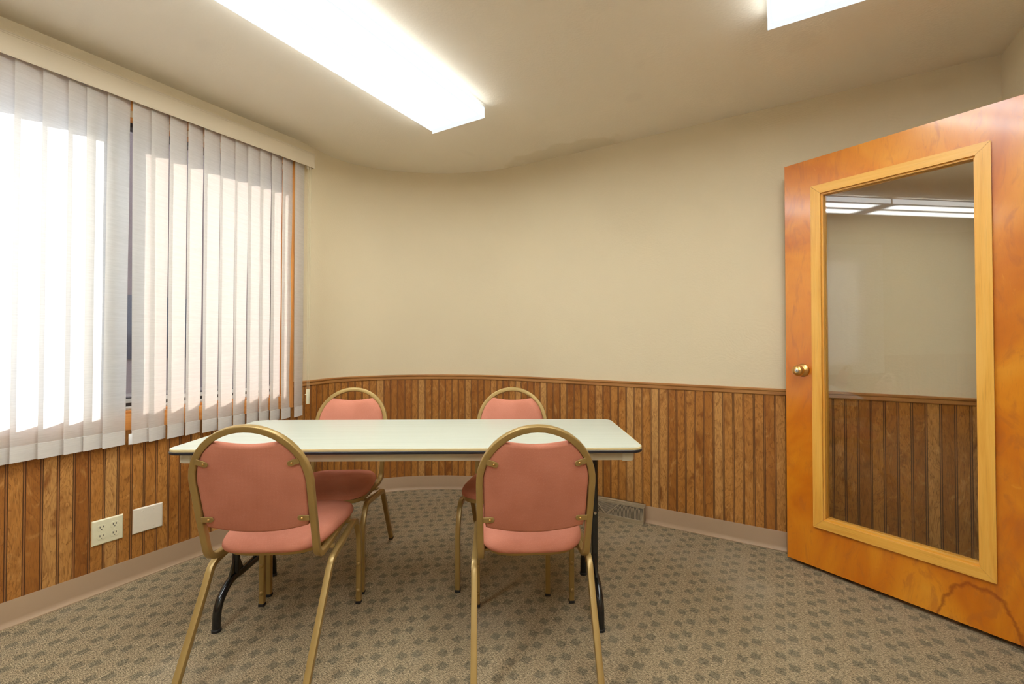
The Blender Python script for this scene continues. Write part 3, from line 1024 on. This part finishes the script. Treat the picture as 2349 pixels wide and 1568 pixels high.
# ------------------------------------------------------------------ folding table
TX, TY, TYAW = -.4358, 1.6848, .0204
tab = empty('folding_table', (TX - sin(TYAW)*.3048, TY + cos(TYAW)*.3048, 0), TYAW)
tag(tab, 'long narrow folding table with pale green laminate top and black legs', 'table')
def rrect(hx, hy, r, k=8):
    out = []
    for cx_, cy_, a0 in ((hx-r, hy-r, 0), (-hx+r, hy-r, 90), (-hx+r, -hy+r, 180), (hx-r, -hy+r, 270)):
        for i in range(k+1):
            t = radians(a0+90*i/k); out.append((cx_+r*cos(t), cy_+r*sin(t)))
    return out
TT = .7366; HX, HY = .9144, .3048
bm = bmesh.new(); stack(bm, rrect(HX-.001, HY-.001, .045), [(0, TT-.018), (0, TT-.0012), (.0012, TT)], lambda x, y, h: (x, y, h)); finish(bm, 'tabletop', M_top, tab)
bm = bmesh.new(); sweep(bm, [(x, y, TT-.0058) for x, y in rrect(HX-.0005, HY-.0005, .045)], prof_rect(.0022, .0048, .001, 2), Vector((0, 0, 1)), closed=True)
finish(bm, 'edge_strip', M_edge, tab)
bm = bmesh.new(); sweep(bm, [(x, y, TT-.0158) for x, y in rrect(HX-.0005, HY-.0005, .045)], prof_rect(.0042, .0060, .0035, 3), Vector((0, 0, 1)), closed=True)
finish(bm, 'edge_bumper', M_bumper, tab)
bm = bmesh.new()
az0, az1, ins = TT-.056, TT-.0185, .038
for sy in (-1, 1): box(bm, -HX+.07, HX-.07, sy*(HY-ins)-.009, sy*(HY-ins)+.009, az0, az1, .001)
for sx in (-1, 1): box(bm, sx*(HX-ins)-.009, sx*(HX-ins)+.009, -HY+.07, HY-.07, az0, az1, .001)
finish(bm, 'apron', M_apron, tab)
for sx in (-1, 1):
    for sy in (-1, 1):
        bm = bmesh.new()
        pts = fillet([(sx*(HX-.078), sy*(HY-ins), (az0+az1)/2-.0015), (sx*(HX-ins), sy*(HY-ins), (az0+az1)/2-.0015), (sx*(HX-ins), sy*(HY-.078), (az0+az1)/2-.0015)], .022, 8)
        sweep(bm, pts, prof_rect(.011, .0205, .002, 2), Vector((0, 0, 1)))
        finish(bm, 'corner_cap', M_cap, tab)
def tl(x, y):  # world floor point to table local
    d = Vector((x, y, 0))-tab.location
    return d.x*cos(TYAW)+d.y*sin(TYAW), -d.x*sin(TYAW)+d.y*cos(TYAW)
for fx, fy0, fy1 in ((-1.203, 1.752, 2.165), (.318, 1.758, 2.177)):
    lx, y0 = tl(fx, fy0); _, y1 = tl(fx, fy1)
    ym = (y0+y1)/2
    R = .0155
    bm = bmesh.new()
    half = fillet([(lx, y0, .004), (lx, y0+.003, .10), (lx, y0+.080, .160), (lx, ym-.05, .155), (lx, ym+.05, .155), (lx, y1-.080, .160), (lx, y1-.003, .10), (lx, y1, .004)], [.06, .06, .03, .03, .06, .06], 7)
    sweep(bm, half, prof_circle(R, 16), Vector((1, 0, 0)))
    # two uprights joined at the foot by gussets
    for yy in (ym-.085, ym+.085):
        sweep(bm, [(lx, yy, .155), (lx, yy, az1)], prof_circle(.0145, 16), Vector((1, 0, 0)))
        for sg in (-1, 1):
            g = [(lx-.004, yy+sg*.008, .29), (lx-.004, yy+sg*.018, .225), (lx-.004, yy+sg*.050, .160), (lx-.004, yy, .15)]
            a = [bm.verts.new(p) for p in g]; b = [bm.verts.new((p[0]+.008, p[1], p[2])) for p in g]
            bm.faces.new(a); bm.faces.new(b[::-1])
            for k in range(4): bm.faces.new((a[k], a[(k+1) % 4], b[(k+1) % 4], b[k]))
    box(bm, lx-.012, lx+.012, ym-.16, ym+.16, az1-.03, az1, .003)
    lg = finish(bm, 'leg', M_black, tab)
    for yy in (y0, y1):
        bm = bmesh.new(); lathe(bm, [(.0175, 0), (.0175, .010), (.0160, .012)], Matrix.Translation((lx, yy, 0)), 18); finish(bm, 'foot_cap', M_rubber, lg)
    bm = bmesh.new()
    sg = 1 if lx < 0 else -1
    for yy in (ym-.066, ym+.066):
        sweep(bm, [(lx+sg*.004, yy, .43), (lx+sg*.20, yy, .60)], prof_rect(.0015, .008, .0006, 1), Vector((0, 0, 1)))
        sweep(bm, [(lx+sg*.19, yy+.003, .60), (lx+sg*.42, yy+.003, az1-.002)], prof_rect(.0015, .008, .0006, 1), Vector((0, 0, 1)))
    sweep(bm, [(lx+sg*.415, ym-.075, az1-.006), (lx+sg*.415, ym+.075, az1-.006)], prof_circle(.005, 10), Vector((0, 0, 1)))
    finish(bm, 'folding_brace', M_black, lg)
    for yy in (ym-.085, ym+.085):
        bm = bmesh.new(); lathe(bm, [(.006, 0), (.006, .003), (.003, .004)], Matrix.Translation((lx, yy-.0135, .42)) @ Matrix.Rotation(pi/2, 4, 'X'), 14)
        finish(bm, 'rivet', M_steel, lg)

# ------------------------------------------------------------------ stacking chairs
HB0, HB1 = (-.135, .405), (-.255, .868)      # back plane: (y, z) at the bottom and the top
def bk(x, h, d=0.0):
    """point on the leaning back: x across, h = height z, d = distance forward off the plane"""
    f = (h-HB0[1])/(HB1[1]-HB0[1])
    y = HB0[0]+(HB1[0]-HB0[0])*f
    t = Vector((0, HB1[0]-HB0[0], HB1[1]-HB0[1])).normalized()
    n_ = Vector((0, t.z, -t.y))
    p = Vector((x, y, h)) + n_*d
    return p
BN = (bk(0, .5, 1)-bk(0, .5, 0)).normalized()
TUBE = prof_rect(.011, .0105, .0035, 3)
def make_chair():
    t = empty('stacking_chair')
    # hoop of the back, its ends turning forward below the seat
    rad_ = .188; hc = .868-rad_*1.0
    up = []
    pts = []; refs = []
    for s in (-1, 1):
        side = []
        low = [Vector((s*.168, .14, .392)), Vector((s*.180, -.03, .390)), bk(s*.184, .390, 0), bk(s*.187, .60)]
        lo = fillet(low, [.03, .078], 10)
        side = lo[:-1]
        rf = []
        for i, p in enumerate(side):
            rf.append(Vector((s, 0, 0)) if True else BN)
        for i in range(13):
            a = pi/2*i/12
            if i == 0: pass
            side.append(bk(s*(rad_*cos(a)), hc+rad_*1.0*sin(a)))
        up.append(side)
    L_, R_ = up
    full = L_ + R_[::-1][1:]
    refs = [BN if True else None for _ in full]
    # reference: leaning-back normal on the hoop, straight up for the part under the seat
    for i, p in enumerate(full):
        if p.y > -.12: refs[i] = Vector((0, .35, 1)) if p.z < .40 else BN
    k0 = [i for i, p in enumerate(full) if p.y > -.12 and p.z < .42]
    # build as one sweep using x as sideways reference for the J ends
    rr = []
    for i, p in enumerate(full):
        h = (p.z-.40)/.05
        if p.z < .60:
            rr.append(Vector((1, 0, 0)))
        else: rr.append(None)
    # frame by parallel transport from one end keeps the square tube untwisted
    n = len(full); rings = []
    bm = bmesh.new()
    tprev = None; b = None
    for i, p in enumerate(full):
        tg = (full[min(i+1, n-1)]-full[max(i-1, 0)]).normalized()
        if b is None:
            b = Vector((0, 0, 1)); b = (b-tg*b.dot(tg)).normalized()
        else:
            q = tprev.rotation_difference(tg); b = q @ b; b = (b-tg*b.dot(tg)).normalized()
        if p.z > .50:
            bb = (BN-tg*BN.dot(tg)).normalized()
            b = bb if b.dot(bb) > 0 else -bb
        a = tg.cross(b); tprev = tg
        rings.append([bm.verts.new(p+a*q_[0]+b*q_[1]) for q_ in TUBE])
    m = len(TUBE)
    for A, B in zip(rings, rings[1:]):
        for j in range(m): bm.faces.new((A[j], A[(j+1) % m], B[(j+1) % m], B[j]))
    bm.faces.new(rings[0]); bm.faces.new(rings[-1])
    finish(bm, 'back_frame', M_gold, t)
    # upholstered back: scooped top, bellied bottom, corners riding on the hoop
    out = []
    N_ = 14
    zt_, zb_ = .823, .522
    def hx(h):      # inner half width of the hoop at height h
        if h > hc: return sqrt(max(0, rad_**2-(h-hc)**2))-.0125
        return .187-(.187-.182)*(hc-h)/.3 - .0125
    xt = hx(zt_-.004)
    for i in range(N_+1):            # bottom, left to right
        x = -hx(zb_)+.006 + (2*hx(zb_)-.012)*i/N_
        q = x/hx(zb_)
        out.append((x, zb_-.026*(1-q*q)))
    for i in range(1, 15):           # right side up
        h = zb_+.008+(zt_-zb_-.018)*i/15
        out.append((hx(h), h))
    for i in range(N_+1):            # top, right to left, scooped
        x = xt-.004 - (2*xt-.008)*i/N_
        q = x/xt
        out.append((x, zt_-.015*(1-q*q)**.8 - .003*abs(q)**8))
    for i in range(14, 0, -1):
        h = zb_+.008+(zt_-zb_-.018)*i/15
        out.append((-hx(h), h))
    bm = bmesh.new()
    stack(bm, out, [(.010, -.008), (.003, -.0065), (0, -.002), (-.0005, .010), (.003, .020), (.012, .028), (.035, .033), (.08, .036), (.14, .037)], lambda x, h, d: bk(x, h, d))
    finish(bm, 'backrest', M_fabric, t, angle=60)
    # bracket tabs
    for h, ang, dx in ((.756, -20, .0), (.553, 0, 0)):
        for s in (-1, 1):
            bm = bmesh.new()
            xc = s*(hx(h)-.010)
            o_ = []
            for i in range(9):
                a = -pi/2+pi*i/8; o_.append((-.006-.009*cos(a)-.010, .0095*sin(a)))
            o_ += [(.014, .0095), (.014, -.0095)]
            ca, sa = cos(radians(ang)), sin(radians(ang))
            def fb(x, y, d, s=s, xc=xc, h=h, ca=ca, sa=sa):
                X = x*ca+y*sa; Y = -x*sa+y*ca
                return bk(xc+s*X, h+Y*1.0, -.0108-d)
            stack(bm, o_, [(0, 0), (0, .0022), (.001, .003)], fb)
            br = finish(bm, 'bracket', M_gold, t)
            bm = bmesh.new()
            c = fb(-.010, 0, .003)
            Mx = Matrix.Translation(c) @ (-BN).to_track_quat('Z', 'Y').to_matrix().to_4x4()
            lathe(bm, [(.0038, -.001), (.0038, .001), (.0024, .0026), (.0008, .003)], Mx, 12)
            finish(bm, 'screw', M_brass, br)
    # seat cushion: wider at the front, rounded
    so = []
    K = 56
    for i in range(K):
        a = 2*pi*i/K
        e = 2/4.2
        cx_ = abs(cos(a))**e*(1 if cos(a) > 0 else -1); sy_ = abs(sin(a))**e*(1 if sin(a) > 0 else -1)
        y = .062 + .200*sy_
        hw_ = .174+.042*(sy_+1)/2
        so.append((cx_*hw_, y))
    bm = bmesh.new()
    def seatf(x, y, h):
        roll = -.012*max(0, (y-.16)/.1)**2 if h > .42 else 0
        return (x, y, h + roll + .010*(y+.1)/.3)
    stack(bm, so, [(.030, .409), (.008, .4095), (.001, .413), (-.003, .421), (-.002, .430), (.0015, .436), (.0022, .4372), (.004, .4405), (.012, .448), (.032, .454), (.07, .458), (.12, .460), (.17, .461)], seatf)
    finish(bm, 'seat', M_fabric, t, angle=60)
    bm = bmesh.new()
    rail_ = [(x*.93, .078+(y-.062)*.90, .399+.010*(y+.1)/.3) for x, y in so]
    sweep(bm, rail_, prof_rect(.005, .009, .002, 2), Vector((0, 0, 1)), closed=True)
    finish(bm, 'seat_frame', M_gold, t)
    # legs
    for s in (-1, 1):
        mid = Vector((s*.206, .06, .368))
        front = fillet([mid, Vector((s*.206, .205, .388)), Vector((s*.206, .262, .30)), Vector((s*.206, .260, .006))], [.035, .07], 8)
        rear = fillet([mid, Vector((s*.209, -.075, .352)), Vector((s*.207, -.115, .285)), Vector((s*.203, -.290, .006))], [.03, .035], 8)
        for pts_, isf in ((front, 1), (rear, 0)):
            bm = bmesh.new(); sweep(bm, pts_, prof_rect(.0108, .0108, .003, 2), Vector((1, 0, 0)))
            lg = finish(bm, 'leg', M_gold, t)
            p = pts_[-1]
            bm = bmesh.new(); box(bm, p.x-.0118, p.x+.0118, p.y-.0125, p.y+.0125, 0, .012, .002)
            finish(bm, 'foot_cap', M_rubber, lg)
            if isf:
                for z in (.175, .058):
                    bm = bmesh.new()
                    lathe(bm, [(.0095, 0), (.0088, .003), (.006, .0055), (.002, .0065)], Matrix.Translation((s*.206, .260-.0108, z)) @ Matrix.Rotation(pi/2, 4, 'X'), 18)
                    finish(bm, 'bumper_button', M_gold, lg)
        # crosswise strap below the cushion ties the two side frames together
    for y, z in ((-.02, .379), (.17, .392)):
        bm = bmesh.new()
        box(bm, -.200, .200, y-.011, y+.011, z-.004, z+.004, .001)
        finish(bm, 'cross_strap', M_gold, t)
    return t
def dup(root):
    r = root.copy(); COL.objects.link(r)
    for ch in root.children:
        c = ch.copy(); COL.objects.link(c); c.parent = r
        for g in ch.children:
            d = g.copy(); COL.objects.link(d); d.parent = c
    return r
chair0 = make_chair()
spots = [(-.902, 1.672, 3.0, 'salmon padded gold-framed chair on the near side of the table, nearer the window blind'),
         (.037, 1.672, 4.0, 'salmon padded gold-framed chair on the near side of the table, nearer the open door'),
         (-.939, 2.262, 182.8, 'salmon chair tucked under the far side of the table, its back beside the blind cord'),
         (-.064, 2.272, 176.0, 'salmon chair tucked under the far side of the table, nearer the wall vent')]
for i, (x, y, a, lab) in enumerate(spots):
    c = chair0 if i == 0 else dup(chair0)
    c.location = (x, y, 0); c.rotation_euler = (0, 0, radians(a))
    tag(c, lab, 'chair', 'chairs around the folding table')
